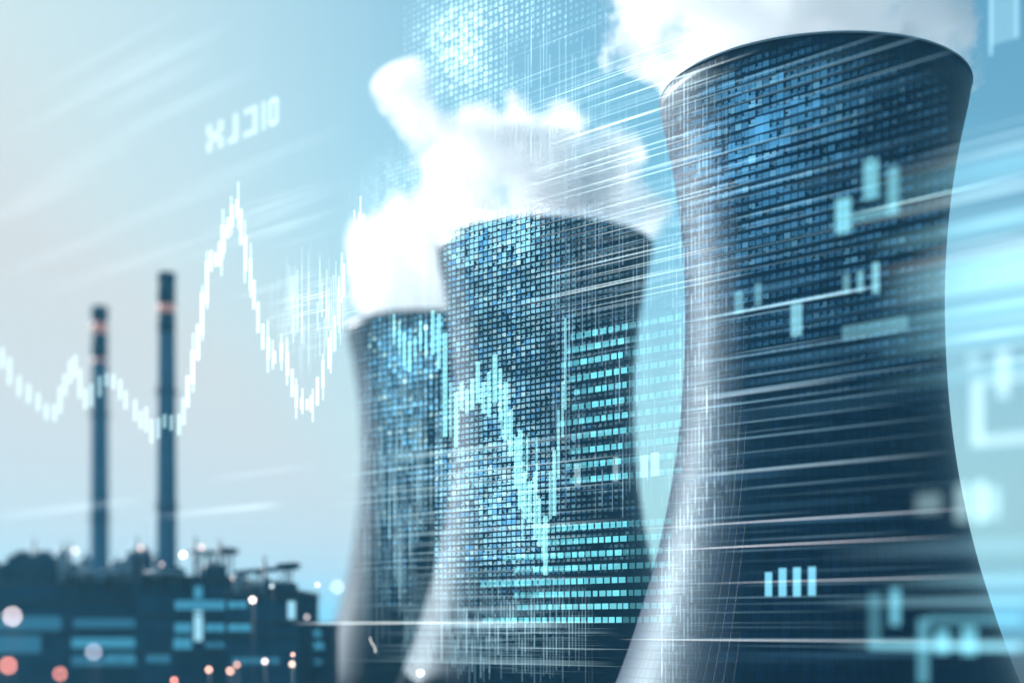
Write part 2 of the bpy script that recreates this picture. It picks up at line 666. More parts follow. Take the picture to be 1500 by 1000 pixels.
silo(88, 16, 800, 850, 425, 'slim pale tank right of the wide ventilation unit')
silo(121, 20, 812, 850, 425, 'pale tank left of the shorter chimney')
silo(166, 24, 818, 850, 425, 'wide pale tank right of the shorter chimney')
silo(183, 14, 812, 850, 425, 'narrow pale tank next to the tall narrow ventilation unit')


def gantry(px0, px1, top, base, Y, label, tilt=0., name='gantry_canopy'):
    Y *= PS
    a, b_ = P(px0, top, Y), P(px1, base, Y)
    cx, wd = (a.x + b_.x) / 2, (b_.x - a.x) / 2
    h = a.z - b_.z
    t = thing(name, label, 'canopy', (cx, Y + 2, b_.z - .02))
    bm = bmesh.new()
    add_box(bm, -wd, wd, 0, 9, h - .5, h + .25, .12)
    add_box(bm, wd * .45, wd * 1.06, -.6, 9.6, h + .25, h + .95, .12)
    o = obj('deck', bm, M_DARK, t)
    for v in o.data.vertices:
        v.co.z += (v.co.x / wd) * tilt
    for sx in (-.8, -.15, .75):
        for sy in (1, 8):
            bm = bmesh.new()
            add_cyl(bm, (sx * wd, sy, 0), (sx * wd, sy, h - .52 + sx * tilt), .28, seg=10)
            obj('post', bm, M_STEEL, t)
    bm = bmesh.new()
    for (sa, sb) in ((-.8, -.15), (-.15, .75)):
        add_cyl(bm, (sa * wd, 1, .3), (sb * wd, 1, h - .8), .14, seg=8)
        add_cyl(bm, (sb * wd, 1, .3), (sa * wd, 1, h - .8), .14, seg=8)
    obj('bracing', bm, M_STEEL, t)
    bm = bmesh.new()
    for i, sx in enumerate((-.55, -.3, 0, .2, .5)):
        add_cyl(bm, (sx * wd, 4.5, 0), (sx * wd, 4.5, h * (.45 + .1 * (i % 3))), .9, seg=14)
    obj('pump', bm, M_PALE, t, True)


gantry(274, 336, 806, 846, 400, 'taller dark roof canopy on posts over the boiler house')
gantry(340, 428, 832, 868, 378, 'low tilted roof canopy on posts over the control block', tilt=.7)


def pipe_run(px0, px1, py, Y, label):
    Y *= PS
    a, b_ = P(px0, py, Y), P(px1, py, Y)
    t = thing('pipe_rack', label, 'pipes', (a.x, Y, a.z - 3))
    w_ = b_.x - a.x
    for i in range(3):
        bm = bmesh.new()
        add_cyl(bm, (0, i * 1.1, 3 - .2 * i), (w_, i * 1.1, 3 - .2 * i), .42, seg=12)
        obj('pipe', bm, M_PALE, t, True)
    k = max(2, int(w_ / 4))
    for i in range(k + 1):
        bm = bmesh.new()
        add_box(bm, w_ * i / k - .12, w_ * i / k + .12, -.5, 2.8, -2.3, 2.1)
        obj('support', bm, M_STEEL, t)


silo(226, 12, 812, 846, 396, 'slim pale tank just left of the taller chimney')
silo(346, 14, 838, 868, 374, 'short pale tank under the left end of the tilted canopy')
roof_unit(300, 326, 828, 846, 396, 'small dark ventilation unit under the taller roof canopy', 5)
roof_unit(392, 432, 852, 868, 374, 'flat dark ventilation unit at the right end of the control block roof', 5)
roof_unit(-20, 8, 822, 852, 431, 'dark ventilation unit cut by the left edge of the picture')


def vent(px, top, base, Y, label):
    Y *= PS
    a, b_ = P(px, top, Y), P(px, base, Y)
    h = a.z - b_.z
    t = thing('vent_pipe', label, 'vent pipe', (a.x, Y + 3, b_.z - .02), 'thin vent pipes on the plant roofs')
    bm = bmesh.new()
    lathe(bm, [(.55, 0), (.4, .6), (.4, h), (.28, h), (.28, .1)], 16)
    obj('stem', bm, M_STEEL, t, True)
    bm = bmesh.new()
    lathe(bm, [(.01, h + .9), (.75, h + .45), (.7, h + .4), (.01, h + .5)], 16, closed=False)
    obj('rain_cap', bm, M_STEEL, t, True)


vent(44, 792, 852, 431, 'tallest thin vent pipe behind the wide ventilation unit at far left')
vent(98, 796, 852, 431, 'thin vent pipe between the slim pale tank and the next pale tank')
vent(196, 788, 852, 432, 'thin vent pipe over the tall narrow ventilation unit')
vent(282, 790, 846, 397, 'thin vent pipe at the left end of the taller canopy')
vent(318, 794, 846, 397, 'thin vent pipe near the right end of the taller canopy')
vent(384, 818, 868, 373, 'thin vent pipe poking above the tilted canopy')
pipe_run(212, 268, 838, 395, 'short bundle of pale pipes at the foot of the taller chimney')
pipe_run(104, 182, 838, 424, 'bundle of pale pipes along the hall roof below the tanks')
pipe_run(352, 432, 856, 377, 'bundle of pale pipes along the control block roof under the tilted canopy')


# ------------------------------------------------------------------ lamps
def lamp(px, py, dpx, col, lum, label, bulb=6.0, near=True):
    q = dpx / COC
    Y = FOC / (1 + q) if near else FOC / max(.05, 1 - q)
    p = P(px, py, Y)
    t = thing('street_lamp', label, 'lamp', (p.x, Y, 0), 'lit lamps around the plant')
    r = bulb / 2 / F * Y
    h = p.z
    bm = bmesh.new()
    add_cyl(bm, (.0, r * 2.2, 0), (0, r * 2.2, h + r * .8), .045, .035, 10)
    add_cyl(bm, (0, r * 2.2, 0), (0, r * 2.2, .6), .2, .16, 10)
    obj('pole', bm, M_POLE, t, True)
    bm = bmesh.new()
    add_cyl(bm, (0, r * 2.2, h + r * 1.35), (0, 0, h + r * 1.2), .05, .05, 8)
    add_cyl(bm, (0, 0, h + r * .9), (0, 0, h + r * 1.35), r * .5, r * .3, 12)
    obj('bracket', bm, M_POLE, t)
    bm = bmesh.new()
    bmesh.ops.create_icosphere(bm, subdivisions=3, radius=r, matrix=Matrix.Translation((0, 0, h)))
    L_ = lum * (max(dpx, bulb) / bulb) ** 2
    m = emitter('lamp_globe', col, L_)
    m.cycles.emission_sampling = 'NONE'
    obj('globe', bm, m, t, True)


PK, WH, PE, LI = (1.0, .34, .27), (1.0, .86, .80), (1.0, .55, .42), (.62, .68, .85)
lamp(30, 817, 25, PK, .62, 'large pink lamp glow above the left end of the hall roof', near=False)
lamp(66, 816, 22, PK, .55, 'pink lamp glow right beside the large one over the hall roof', near=False)
lamp(18, 902, 30, (.85, .72, .75), .6, 'big pale lamp glow at the left edge halfway down the hall', bulb=7)
lamp(12, 974, 27, PK, .62, 'big pink lamp glow in the bottom left corner', bulb=7)
lamp(88, 986, 23, PK, .5, 'pink lamp glow on the bottom edge right of the corner lamp')
lamp(137, 954, 26, LI, .38, 'big lilac grey lamp glow low in front of the hall', bulb=7)
lamp(177, 830, 21, PK, .28, 'faint pink lamp glow on the hall roof by the wide pale tank', near=False)
lamp(110, 806, 16, (.9, .8, .82), .4, 'faint whitish lamp glow left of the shorter chimney', near=False)
lamp(268, 812, 14, WH, 1.0, 'bright white lamp at the foot of the taller chimney', bulb=5, near=False)
lamp(295, 801, 14, (1, .7, .68), .35, 'faint lamp glow on top of the taller roof canopy', bulb=5, near=False)
lamp(409, 829, 12, (1, .7, .6), .4, 'faint lamp glow on the tilted canopy deck', bulb=5, near=False)
lamp(370, 878, 13, WH, 1.2, 'bright white lamp in front of the control block', bulb=5)
lamp(206, 802, 14, (1, .75, .7), .35, 'faint pinkish lamp above the tall narrow ventilation unit', bulb=5, near=False)
lamp(236, 826, 13, (1, .8, .78), .3, 'faint lamp on the boiler house roof left of the taller chimney', bulb=5, near=False)
lamp(150, 838, 15, (1, .7, .62), .32, 'faint pinkish lamp on the pipes below the shorter chimney', bulb=5, near=False)
lamp(342, 846, 12, (1, .8, .75), .45, 'faint lamp at the left foot of the tilted canopy', bulb=5, near=False)
lamp(449, 903, 12, (1, .85, .9), .4, 'faint lamp over the low shed roof', bulb=5, near=False)
lamp(398, 858, 10, (.8, .95, 1), .4, 'faint bluish lamp under the tilted canopy', bulb=4, near=False)
lamp(306, 980, 12, PE, 1.0, 'peach lamp low in front of the boiler house', bulb=5)
lamp(337, 982, 13, PE, .9, 'peach lamp in front, left and lower of the touching pair', bulb=5)
lamp(347, 973, 12, PE, .6, 'dimmer peach lamp, right and upper of the touching pair', bulb=5)
lamp(388, 968, 11, WH, 1.1, 'cream white lamp low in front of the control block', bulb=5)
lamp(429, 958, 8, (1, .6, .5), .9, 'tiny pink lamp above the cream lamp by the low shed', bulb=4)
lamp(428, 972, 11, (1, .75, .6), 1.0, 'cream lamp directly under the tiny pink one', bulb=5)
lamp(465, 856, 9, WH, .7, 'small white lamp against the sky right of the control block', bulb=4, near=False)
lamp(494, 859, 22, (.75, .88, 1.0), .35, 'large pale lamp glow against the flank of the farthest tower')
lamp(255, 996, 13, PK, .9, 'pink lamp cut by the bottom edge below the boiler house', bulb=5)
lamp(616, 985, 12, (.85, .95, 1), 1.0, 'white lamp at the foot of the middle tower', bulb=5)


# ------------------------------------------------------------------ the projected data display
class Glow:
    def __init__(self, off=0., near=1.):
        self.v, self.f, self.c, self.off, self.near = [], [], [], off, near

    def box(self, u0, u1, z0, z1, c0, c1=None, th=.06):
        """upright slab of light on the display wall from u0 to u1; colours at both ends"""
        c1 = c0 if c1 is None else c1
        n = len(self.v)
        for s in (-1, 1):
            o = WN * (self.off + s * th)
            for (u, z, c) in ((u0, z0, c0), (u1, z0, c1), (u1, z1, c1), (u0, z1, c0)):
                p = (W0 + WD * u) * self.near + o       # near < 1: a parallel pane nearer to the viewer
                self.v.append((p.x, p.y, HC + (z - HC) * self.near))
                self.c.append((*c, 1))
        self.f += [(n, n + 1, n + 2, n + 3), (n + 4, n + 7, n + 6, n + 5)]
        for i in range(4):
            j = (i + 1) % 4
            self.f.append((n + i, n + 4 + i, n + 4 + j, n + j))

    def px(self, x0, x1, y0, y1, c, th=.06, c1=None):
        """slab whose left end shows at (x0, y0..y1); runs level along the wall"""
        xm = x0
        self.box(uw(x0), uw(x1), zw(xm, y1), zw(xm, y0), c, c1, th)

    def build(self, name, parent=None, loc=None):
        me = bpy.data.meshes.new(name)
        vs = self.v
        if loc is not None:
            vs = [(x - loc.x, y - loc.y, z - loc.z) for x, y, z in vs]
        me.from_pydata(vs, [], self.f)
        a = me.color_attributes.new('glow', 'FLOAT_COLOR', 'POINT')
        a.data.foreach_set('color', [q for c in self.c for q in c])
        me.materials.append(M_HOLO)
        return link(bpy.data.objects.new(name, me), parent)


def mul(c, k):
    return tuple(q * k for q in c)


def vnoise(x, y, seed=0):
    def h(i, j):
        n = (i * 374761393 + j * 668265263 + seed * 974711) & 0xffffffff
        n = ((n ^ (n >> 13)) * 1274126177) & 0xffffffff
        return ((n ^ (n >> 16)) & 0xffff) / 65535.0
    i, j = math.floor(x), math.floor(y)
    fx, fy = x - i, y - j
    fx, fy = fx * fx * (3 - 2 * fx), fy * fy * (3 - 2 * fy)
    a = h(i, j) * (1 - fx) + h(i + 1, j) * fx
    b_ = h(i, j + 1) * (1 - fx) + h(i + 1, j + 1) * fx
    return a * (1 - fy) + b_ * fy


def blob(x, y, cx, cy, sx, sy):
    return math.exp(-((x - cx) / sx) ** 2 - ((y - cy) / sy) ** 2)


ICE, CYAN, BLUE, WHT = (.62, .92, 1.0), (.16, .78, 1.0), (.10, .38, .95), (.9, 1.0, 1.0)
COLW, ROWH = 1.60, 1.30           # pitch of the display's cells in metres


def px_of(u):
    p = W0 + WD * u
    return 750 + F * p.x / p.y


def mosaic(name, label, x0, x1, ylo, yhi, field, off, colw=COLW, rowh=ROWH, fill=.68, seed=0, tint=None, cut=.06, near=1., jit=.9):
    """a block of luminous cells in a regular lattice; field(px, py) gives brightness 0..1"""
    rnd = random.Random(seed)
    g = Glow(off, near)
    ua, ub = uw(x1), uw(x0)
    c = math.ceil(ua / colw)
    while c * colw < ub:
        u = c * colw
        px = px_of(u)
        m = mpp(px)
        z = zw(px, yhi)
        r = math.floor(z / rowh)
        zt = zw(px, ylo)
        while r * rowh < zt:
            z0 = r * rowh
            py = HOR - (z0 - HC) / m
            b_ = field(px, py)
            if b_ > cut:
                b_ *= 1 + jit * (rnd.random() - .5)
                wv = colw * fill * (.75 + .35 * min(1, b_)) * .5
                hh = rowh * (.4 + .38 * min(1, b_))
                col = tint(px, py, b_, rnd) if tint else mul(ICE, b_)
                k = rnd.random()
                if k < .34:
                    g.box(u - wv, u + wv, z0, z0 + hh, col)
                elif k < .52:
                    q = hh / 3
                    for t_ in range(3):
                        e = rnd.uniform(.25, 1)
                        g.box(u - wv, u - wv + 2 * wv * e, z0 + q * t_, z0 + q * (t_ + .62), mul(col, rnd.uniform(.7, 1.1)))
                elif k < .8:
                    s = rnd.uniform(.3, .6)
                    g.box(u - wv, u + wv, z0, z0 + hh * s, col)
                    g.box(u - wv, u + wv * .3, z0 + hh * (s + .12), z0 + hh, mul(col, .9))
                else:
                    s = rnd.uniform(-.3, .3)
                    g.box(u - wv, u + wv * s, z0, z0 + hh, col)
                    g.box(u + wv * (s + .25), u + wv, z0 + hh * rnd.uniform(0, .3), z0 + hh, mul(col, .85))
            r += 1
        c += 1
    o = g.build(name)
    tag(o, label, 'light mosaic', 'luminous cell mosaics')
    return o


# 1 sky mosaic at the top
mosaic('light_mosaic', 'white dot mosaic in the open sky above the middle tower steam', 590, 900, -60, 180,
       lambda x, y: 1.0 * blob(x, y, 672, 70, 45, 62) + .42 * blob(x, y, 740, 15, 130, 50) + .3 * blob(x, y, 690, 130, 90, 40)
       + .22 * blob(x, y, 640, 70, 60, 40) - .12 + .12 * vnoise(x / 30, y / 30, 5), -.5, seed=1, colw=1.4, rowh=1.3, fill=.6)
# 2 mosaic above the left steam
mosaic('light_mosaic', 'faint white dot mosaic floating left of the steam above the farthest tower', 500, 660, 190, 470,
       lambda x, y: .42 * blob(x, y, 595, 265, 55, 48) + .3 * blob(x, y, 545, 330, 40, 70) + .3 * blob(x, y, 600, 400, 60, 60) - .1,
       -.5, seed=2, fill=.55, colw=1.2, rowh=1.05, cut=.04)


def t_mid(x, y, b_, rnd):
    k = rnd.random()
    base = (.32, .76, 1.0) if k < .72 else ((.14, .48, .88) if k < .9 else (.52, .88, 1.0))
    return mul(base, min(1.1, b_))


def f_mid(x, y):
    edge = 1 / (1 + math.exp((642 + (10 if y < 600 else -.16 * (y - 600)) - x) / 3.5))
    right = 1 / (1 + math.exp((x - (815 - .02 * (y - 300))) / 32))
    low = 1 / (1 + math.exp((y - 850) / 26))
    base = .34 + .72 * vnoise(x / 55, y / 34, 9) * (.5 + .5 * vnoise(x / 9, y / 60, 19) + .4 * vnoise(x / 90, y / 7, 29)) + .55 * blob(x, y, 720, 360, 90, 55) + .5 * blob(x, y, 760, 760, 70, 110)
    return .82 * base * edge * right * low + .16 * edge * low * (1 / (1 + math.exp((x - 945) / 8))) * vnoise(x / 20, y / 12, 3)


mosaic('light_mosaic', 'dense bright pixel mosaic over the whole left half of the middle tower', 636, 955, 308, 905, f_mid, 0., seed=3, fill=.70, near=.95, colw=1.28, rowh=1.12, jit=.5,
       tint=t_mid)


def f_left(x, y):
    top = 1 / (1 + math.exp((466 - y) / 4))
    l = 1 / (1 + math.exp((538 + .02 * (y - 460) - x) / 12))
    r_ = 1 / (1 + math.exp((x - (648 if y < 640 else 648 - .2 * (y - 640))) / 3))
    return (.78 * math.exp(-max(0, y - 520) / 190) + .12) * top * l * r_ * (.45 + .8 * vnoise(x / 35, y / 26, 4))


mosaic('light_mosaic', 'fading blue dot mosaic over the farthest tower', 505, 655, 450, 880, f_left, -.3, seed=4, fill=.55,
       tint=lambda x, y, b_, rnd: mul((.18, .60, .95) if rnd.random() < .85 else (.5, .9, 1), b_))


def f_right(x, y):
    top = 1 / (1 + math.exp((72 + .0020 * (x - 1210) ** 2 * (1 if x < 1210 else 1) - y) / 8))
    l = 1 / (1 + math.exp((978 + .07 * max(0, y - 200) - x) / 4))
    a = .50 * blob(x, y, 1150, 175, 95, 100) + .34 * blob(x, y, 1060, 240, 90, 190) + .16 * blob(x, y, 1250, 400, 130, 130)
    return (a + .13) * top * l * (.5 + .9 * vnoise(x / 26, y / 17, 8)) * (1 / (1 + math.exp((y - 560) / 40)))


mosaic('light_mosaic', 'blue window like pixel mosaic over the upper half of the nearest tower', 970, 1385, 60, 640, f_right, 0.2, seed=5,
       colw=1.36, rowh=1.55, fill=.90, cut=.03, near=1.04, jit=.4,
       tint=lambda x, y, b_, rnd: mul((.07, .30, .55) if rnd.random() < .88 else (.16, .48, .75), b_))


# weave: thin crossing threads
def weave(name, label, x0, x1, y0, y1, nv, nh, field, off, seed, col=ICE, k=.8, lv=(30, 110), lh=(25, 120), wv=1.1, wh=.9, near=1.):
    rnd = random.Random(seed)
    g = Glow(off, near)
    for i in range(nv):
        x, y = rnd.uniform(x0, x1), rnd.uniform(y0, y1)
        b_ = field(x, y) * rnd.uniform(.4, 1)
        if b_ < .05:
            continue
        ln = rnd.uniform(*lv)
        w_ = wv * rnd.uniform(.6, 1.3)
        x = px_of(round(uw(x) / (COLW * .5)) * COLW * .5)
        g.px(x - w_ / 2, x + w_ / 2, y - ln / 2, y + ln / 2, mul(col, b_ * k))
    for i in range(nh):
        x, y = rnd.uniform(x0, x1), rnd.uniform(y0, y1)
        b_ = field(x, y) * rnd.uniform(.4, 1)
        if b_ < .05:
            continue
        ln = rnd.uniform(*lh)
        h_ = wh * rnd.uniform(.6, 1.4)
        xs = [x - ln / 2 + ln * q / 4 for q in range(5)]
        z0 = zw(x, y)
        for q in range(4):
            ca, cb = math.sin(PI * q / 4) + .05, math.sin(PI * (q + 1) / 4) + .05
            m_ = mpp(x)
            g.box(uw(xs[q]), uw(xs[q + 1]), z0 - h_ * m_ / 2, z0 + h_ * m_ / 2, mul(col, b_ * k * ca), mul(col, b_ * k * cb))
    o = g.build(name)
    tag(o, label, 'light lattice', 'woven light lattices')
    return o


weave('light_lattice', 'white woven lattice down the lit left flank of the nearest tower', 970, 1120, 110, 1000, 1100, 800,
      lambda x, y: (math.exp(-((x - (1015 + .03 * (y - 150) - (0 if y < 700 else .30 * (y - 700)))) / 38) ** 2))
      * (.45 + .6 * vnoise(x / 40, y / 50, 2)), .5, 11, (.55, .84, 1.0), .42, (10, 40), (16, 70), .9, .7)
weave('light_lattice', 'fine blue lattice over the dark right half of the middle tower', 800, 960, 320, 720, 160, 120,
      lambda x, y: .5 * vnoise(x / 40, y / 30, 6), .5, 12, (.45, .75, 1.0), .55)
weave('light_lattice', 'white lattice across the foot of the middle tower', 590, 870, 840, 985, 330, 190,
      lambda x, y: .75 * blob(x, y, 720, 925, 130, 60), .5, 13, (.5, .85, 1.0), .5, (14, 60), (30, 150))
weave('light_lattice', 'thin lattice of blue lines over the farthest tower', 525, 650, 480, 900, 190, 130,
      lambda x, y: .6 * blob(x, y, 600, 690, 70, 210), .5, 14, (.5, .85, 1.0), .6, (30, 140), (30, 110))
weave('light_lattice', 'open lattice of thin lines in the sky right of the white dot mosaic', 640, 960, 0, 330, 200, 60,
      lambda x, y: .55 * blob(x, y, 800, 110, 130, 110) + .35 * blob(x, y, 850, 230, 90, 80), .5, 15, (.7, .95, 1.0), .42, (20, 120), (60, 220), .9, .9, .93)
weave('light_lattice', 'small square lattice of dotted lines left of the bright chart rise', 395, 515, 395, 520, 120, 70,
      lambda x, y: .9 * blob(x, y, 466, 455, 42, 42), .5, 16, (.8, 1.0, 1.0), .7, (25, 90), (20, 80), 1.0, 1.0, .87)
weave('light_lattice', 'curtain of tall white threads through the steam above the farthest tower', 505, 720, 210, 480, 210, 10,
      lambda x, y: .7 * blob(x, y, 590, 370, 75, 80) + .4 * blob(x, y, 660, 250, 60, 70), .5, 17, (.8, 1.0, 1.0), .15, (60, 200), (30, 60), 1.6, 1)


# --- charts
def chart(label, bars, off, loc_px, loc_py, near=1.):
    loc = P(loc_px, loc_py, wall_Y(loc_px) * near)
    t = thing('candlestick_chart', label, 'chart', loc)
    for b_ in bars:
        x, y0, y1, w_, k = b_[:5]
        col = b_[5] if len(b_) > 5 else WHT
        g = Glow(off, near)
        g.px(x - w_ / 2, x + w_ / 2, y0, y1, mul(col, k), th=.12)
        g.build('candlestick', t, loc)
    return t


path = [(3, 515), (14, 548), (28, 565), (42, 578), (56, 588), (68, 604), (80, 612), (88, 588), (95, 562), (103, 545), (110, 530), (117, 560), (125, 594), (134, 584), (146, 560),
        (156, 552), (166, 558), (176, 566), (184, 590), (198, 600), (206, 622), (214, 606), (222, 640), (232, 628), (241, 612), (251, 622), (262, 628),
        (269, 604), (275, 575), (282, 540), (290, 500), (296, 465), (303, 405), (309, 372), (316, 382), (322, 378), (328, 350), (334, 330), (340, 318), (347, 298), (353, 330),
        (360, 376), (367, 402), (372, 434), (378, 460), (385, 498), (393, 510), (402, 528), (412, 512), (421, 530), (428, 560), (434, 585), (442, 590), (450, 592), (456, 596),
        (465, 574), (473, 545), (482, 522), (490, 488), (496, 446), (503, 410), (511, 376), (519, 352), (527, 316), (533, 330)]
rb = random.Random(21)
bars = []
for i, (x, y) in enumerate(path):
    yn = path[min(i + 1, len(path) - 1)][1]
    yp = path[max(i - 1, 0)][1]
    m0, m1 = (yp + y) / 2, (y + yn) / 2
    lo, hi = min(m0, m1, y) - rb.uniform(4, 10), max(m0, m1, y) + rb.uniform(4, 10)
    k = .40 if x < 270 else .9
    bars.append((x, lo, hi, 2.7 if x > 300 else (4.2 if x < 270 else 3.2), k, (.62, .98, 1.0)))
    if x > 270 and rb.random() < .6:
        bars.append((x + rb.uniform(-2.5, 2.5), lo - rb.uniform(8, 26), hi + rb.uniform(6, 20), 1.1, .6, (.6, 1, 1)))
chart('long white candlestick chart that dips past the chimneys, peaks, drops and climbs to the steam', bars[:100], 0., 300, 600, .86)

bars = []
seq = [(577, 460, 505, 3), (585, 472, 520, 3), (592, 488, 536, 4), (600, 500, 545, 4), (608, 492, 530, 3), (616, 470, 515, 3), (624, 478, 525, 3), (634, 455, 520, 4), (643, 460, 540, 4),
       (652, 488, 640, 5.5), (660, 560, 640, 3), (668, 575, 655, 4.5), (676, 560, 600, 4), (684, 570, 605, 4), (692, 555, 600, 5), (700, 530, 590, 5), (708, 560, 605, 4), (716, 545, 610, 4),
       (725, 520, 590, 6), (733, 540, 615, 4), (741, 560, 645, 5), (748, 600, 668, 5), (756, 640, 715, 4), (762, 630, 745, 5.5), (769, 690, 760, 4), (776, 705, 765, 5), (784, 690, 790, 4),
       (790, 730, 800, 4), (799, 755, 842, 5), (806, 690, 760, 3), (812, 660, 755, 4), (818, 600, 700, 2.5), (824, 560, 640, 2.5), (828, 466, 600, 2.5),
       (786, 640, 720, 2), (772, 640, 700, 2), (735, 600, 640, 2), (795, 770, 820, 3), (765, 740, 790, 2)]
for (x, y0, y1, w_) in seq:
    bars.append((x, y0, y1, w_, .62 if w_ > 3 else .45, (.36, .93, 1.0)))
chart('cyan candlestick chart falling down the middle tower and spiking up at its right', bars, 0., 720, 700, .94)

# --- cyan data rows on the middle tower
loc = W0 + WD * uw(880) + Vector((0, 0, zw(880, 700)))
rows = thing('data_row_display', 'stack of sloping cyan dashed data rows between the middle and nearest towers', 'data display', loc)
rr = random.Random(5)
ys = [482, 502, 522, 545, 566, 588, 610, 632, 654, 676, 698, 768, 789, 809, 829, 849, 868, 887, 907]
for i, y in enumerate(ys):
    g = Glow(.3)
    xl = rr.uniform(822, 850) if y < 740 else rr.uniform(700, 760) if y > 800 else 800
    xr = 1000 if y < 740 else 985
    z = zw(900, y)
    u = uw(xr)
    ue = uw(xl)
    while u < ue:
        w_ = rr.uniform(.9, 1.5)
        pxx = px_of(u)
        b_ = rr.uniform(.55, 1.05) * (1.0 if pxx < 922 else .28) * (1 if pxx > xl + 30 else .6)
        g.box(u, u + w_, z - .55, z + .5, mul((.20, .86, 1.0), b_ * .8))
        u += w_ + rr.uniform(.35, .6)
    g.build('data_row', rows, loc)


# --- streaks
def fan(label, streaks, off, lx, ly, near=1.):
    loc = P(lx, ly, wall_Y(lx) * near)
    t = thing('light_streak_fan', label, 'light streaks', loc, 'fans of level light streaks')
    for (x0, x1, xr, yr, hpx, k, col, pk) in streaks:
        g = Glow(off + random.uniform(-.2, .2), near)
        z = zw(xr, yr)
        h_ = hpx * mpp(xr) / 2
        n = 10
        prev = None
        for q in range(n + 1):
            s = q / n
            f = math.sin(PI * min(1, s / (2 * pk)) if s < pk else PI * (.5 + .5 * (s - pk) / (1 - pk)))
            c = mul(col, k * max(0, f) ** 1.2)
            x = x0 + (x1 - x0) * s
            if prev:
                g.box(uw(prev[0]), uw(x), z - h_, z + h_, prev[1], c)
            prev = (x, c)
        g.build('light_streak', t, loc)
    return t


rs = random.Random(77)
S = []
for i in range(46):                                    # sky between middle and nearest towers
    y = 70 + i * 8.2 + rs.uniform(-4, 4)
    S.append((rs.uniform(700, 860), rs.uniform(985, 1120), 960, y, rs.choice((.9, 1.2, 1.6, 2.0, 5)), rs.uniform(.18, .8), (.75, .95, 1.0), rs.uniform(.4, .8)))
    if S[-1][4] == 5:
        S[-1] = S[-1][:5] + (.10,) + S[-1][6:]
fan('fan of thin white streaks in the sky between the middle and nearest towers', S, .8, 900, 250)
S = []
for i in range(70):                                    # across the nearest tower
    y = 100 + i * 12.6 + rs.uniform(-6, 6)
    big = rs.random() < .3
    S.append((rs.uniform(930, 1080), rs.uniform(1180, 1480), 1150, y, rs.uniform(5, 13) if big else rs.uniform(.8, 2.4),
              rs.uniform(.02, .07) if big else rs.uniform(.06, .42)*(1 if y < 640 else .6), (.22, .62, 1.0) if big else (.42, .78, 1.0), rs.uniform(.15, .6)))
S += [(930, 1480, 1150, 762, 1.8, .65, (.85, .92, 1), .45), (960, 1420, 1100, 800, 1.6, .8, (.85, .9, 1), .3), (910, 1460, 1100, 937, 2.0, .6, (.85, .95, 1), .25),
      (985, 1300, 1100, 456, 3.5, .75, (.5, .85, 1), .7), (1230, 1500, 1320, 300, 2.0, .9, (.6, .95, 1), .5), (1000, 1260, 1080, 578, 5, .35, (.6, .85, 1), .3),
      (980, 1400, 1100, 690, 4, .35, (.6, .85, 1), .3), (1000, 1480, 1200, 850, 1.6, .6, (.8, .9, 1), .5)]
fan('fan of level white and blue streaks sweeping across the nearest tower', S, .8, 1200, 600)
S = []
for i in range(30):                                    # low, across left and middle towers
    y = 655 + i * 11 + rs.uniform(-5, 5)
    S.append((rs.uniform(470, 600), rs.uniform(760, 960), 680, y, rs.choice((.9, 1.2, 1.5, 2.0, 6)), rs.uniform(.12, .55), (.6, .9, 1.0), rs.uniform(.2, .7)))
S.append((430, 900, 560, 912, 2.2, .8, (.9, 1, 1), .2))
fan('fan of thin level streaks low across the farthest and middle towers', S, .8, 650, 850)
S = [(1260, 1560, 1450, 250, 30, .22, (.35, .85, 1), .85), (1230, 1560, 1450, 285, 6, .5, (.7, .97, 1), .8), (1270, 1560, 1450, 330, 22, .30, (.4, .9, 1), .85),
     (1250, 1560, 1450, 225, 4, .35, (.7, .97, 1), .8), (1290, 1560, 1450, 405, 52, .55, (.42, .87, 1), .85), (1270, 1560, 1450, 455, 26, .38, (.34, .84, 1), .85),
     (1270, 1560, 1450, 490, 34, .25, (.34, .84, 1), .85), (1260, 1560, 1450, 545, 20, .12, (.34, .84, 1), .8), (1270, 1560, 1450, 370, 8, .45, (.8, 1, 1), .85),
     (1280, 1560, 1450, 850, 16, .25, (.4, .85, 1), .85), (1200, 1560, 1450, 880, 10, .35, (.4, .85, 1), .8), (1220, 1560, 1450, 945, 12, .45, (.4, .85, 1), .75),
     (1200, 1560, 1450, 800, 26, .12, (.4, .8, 1), .8)]
fan('fan of wide blurred cyan bands in the sky right of the nearest tower', S, .8, 1450, 420, .8)
S = []
for i in range(16):                                    # left sky, faint and soft
    x = rs.uniform(40, 420)
    y = rs.uniform(60, 400)
    S.append((x - rs.uniform(60, 160), x + rs.uniform(60, 200), x, y, rs.uniform(8, 22), rs.uniform(.025, .055), (.8, .95, 1.0), .5))
for i in range(14):
    x = rs.uniform(370, 470)
    S.append((x - 50, x + 70, x, rs.uniform(280, 430), 1.5, rs.uniform(.1, .25), (.85, 1, 1), .35))
S += [(210, 420, 380, 742, 10, .16, (.8, .95, 1), .8), (-40, 220, 100, 745, 10, .12, (.8, .95, 1), .6), (300, 470, 400, 690, 10, .06, (.8, .95, 1), .5)]
fan('fan of soft pale streaks in the sky around the left chart peak', S, .8, 300, 300)


S = []
for i in range(26):
    y = 190 + i * 14 + rs.uniform(-7, 7)
    S.append((rs.uniform(1330, 1400), rs.uniform(1520, 1640), 1450, y, rs.uniform(1, 5), rs.uniform(.08, .34), (.7, .95, 1), rs.uniform(.5, .8)))
fan('fan of thin white streaks right of the nearest tower among wide cyan bands', S, .4, 1450, 380, .93)


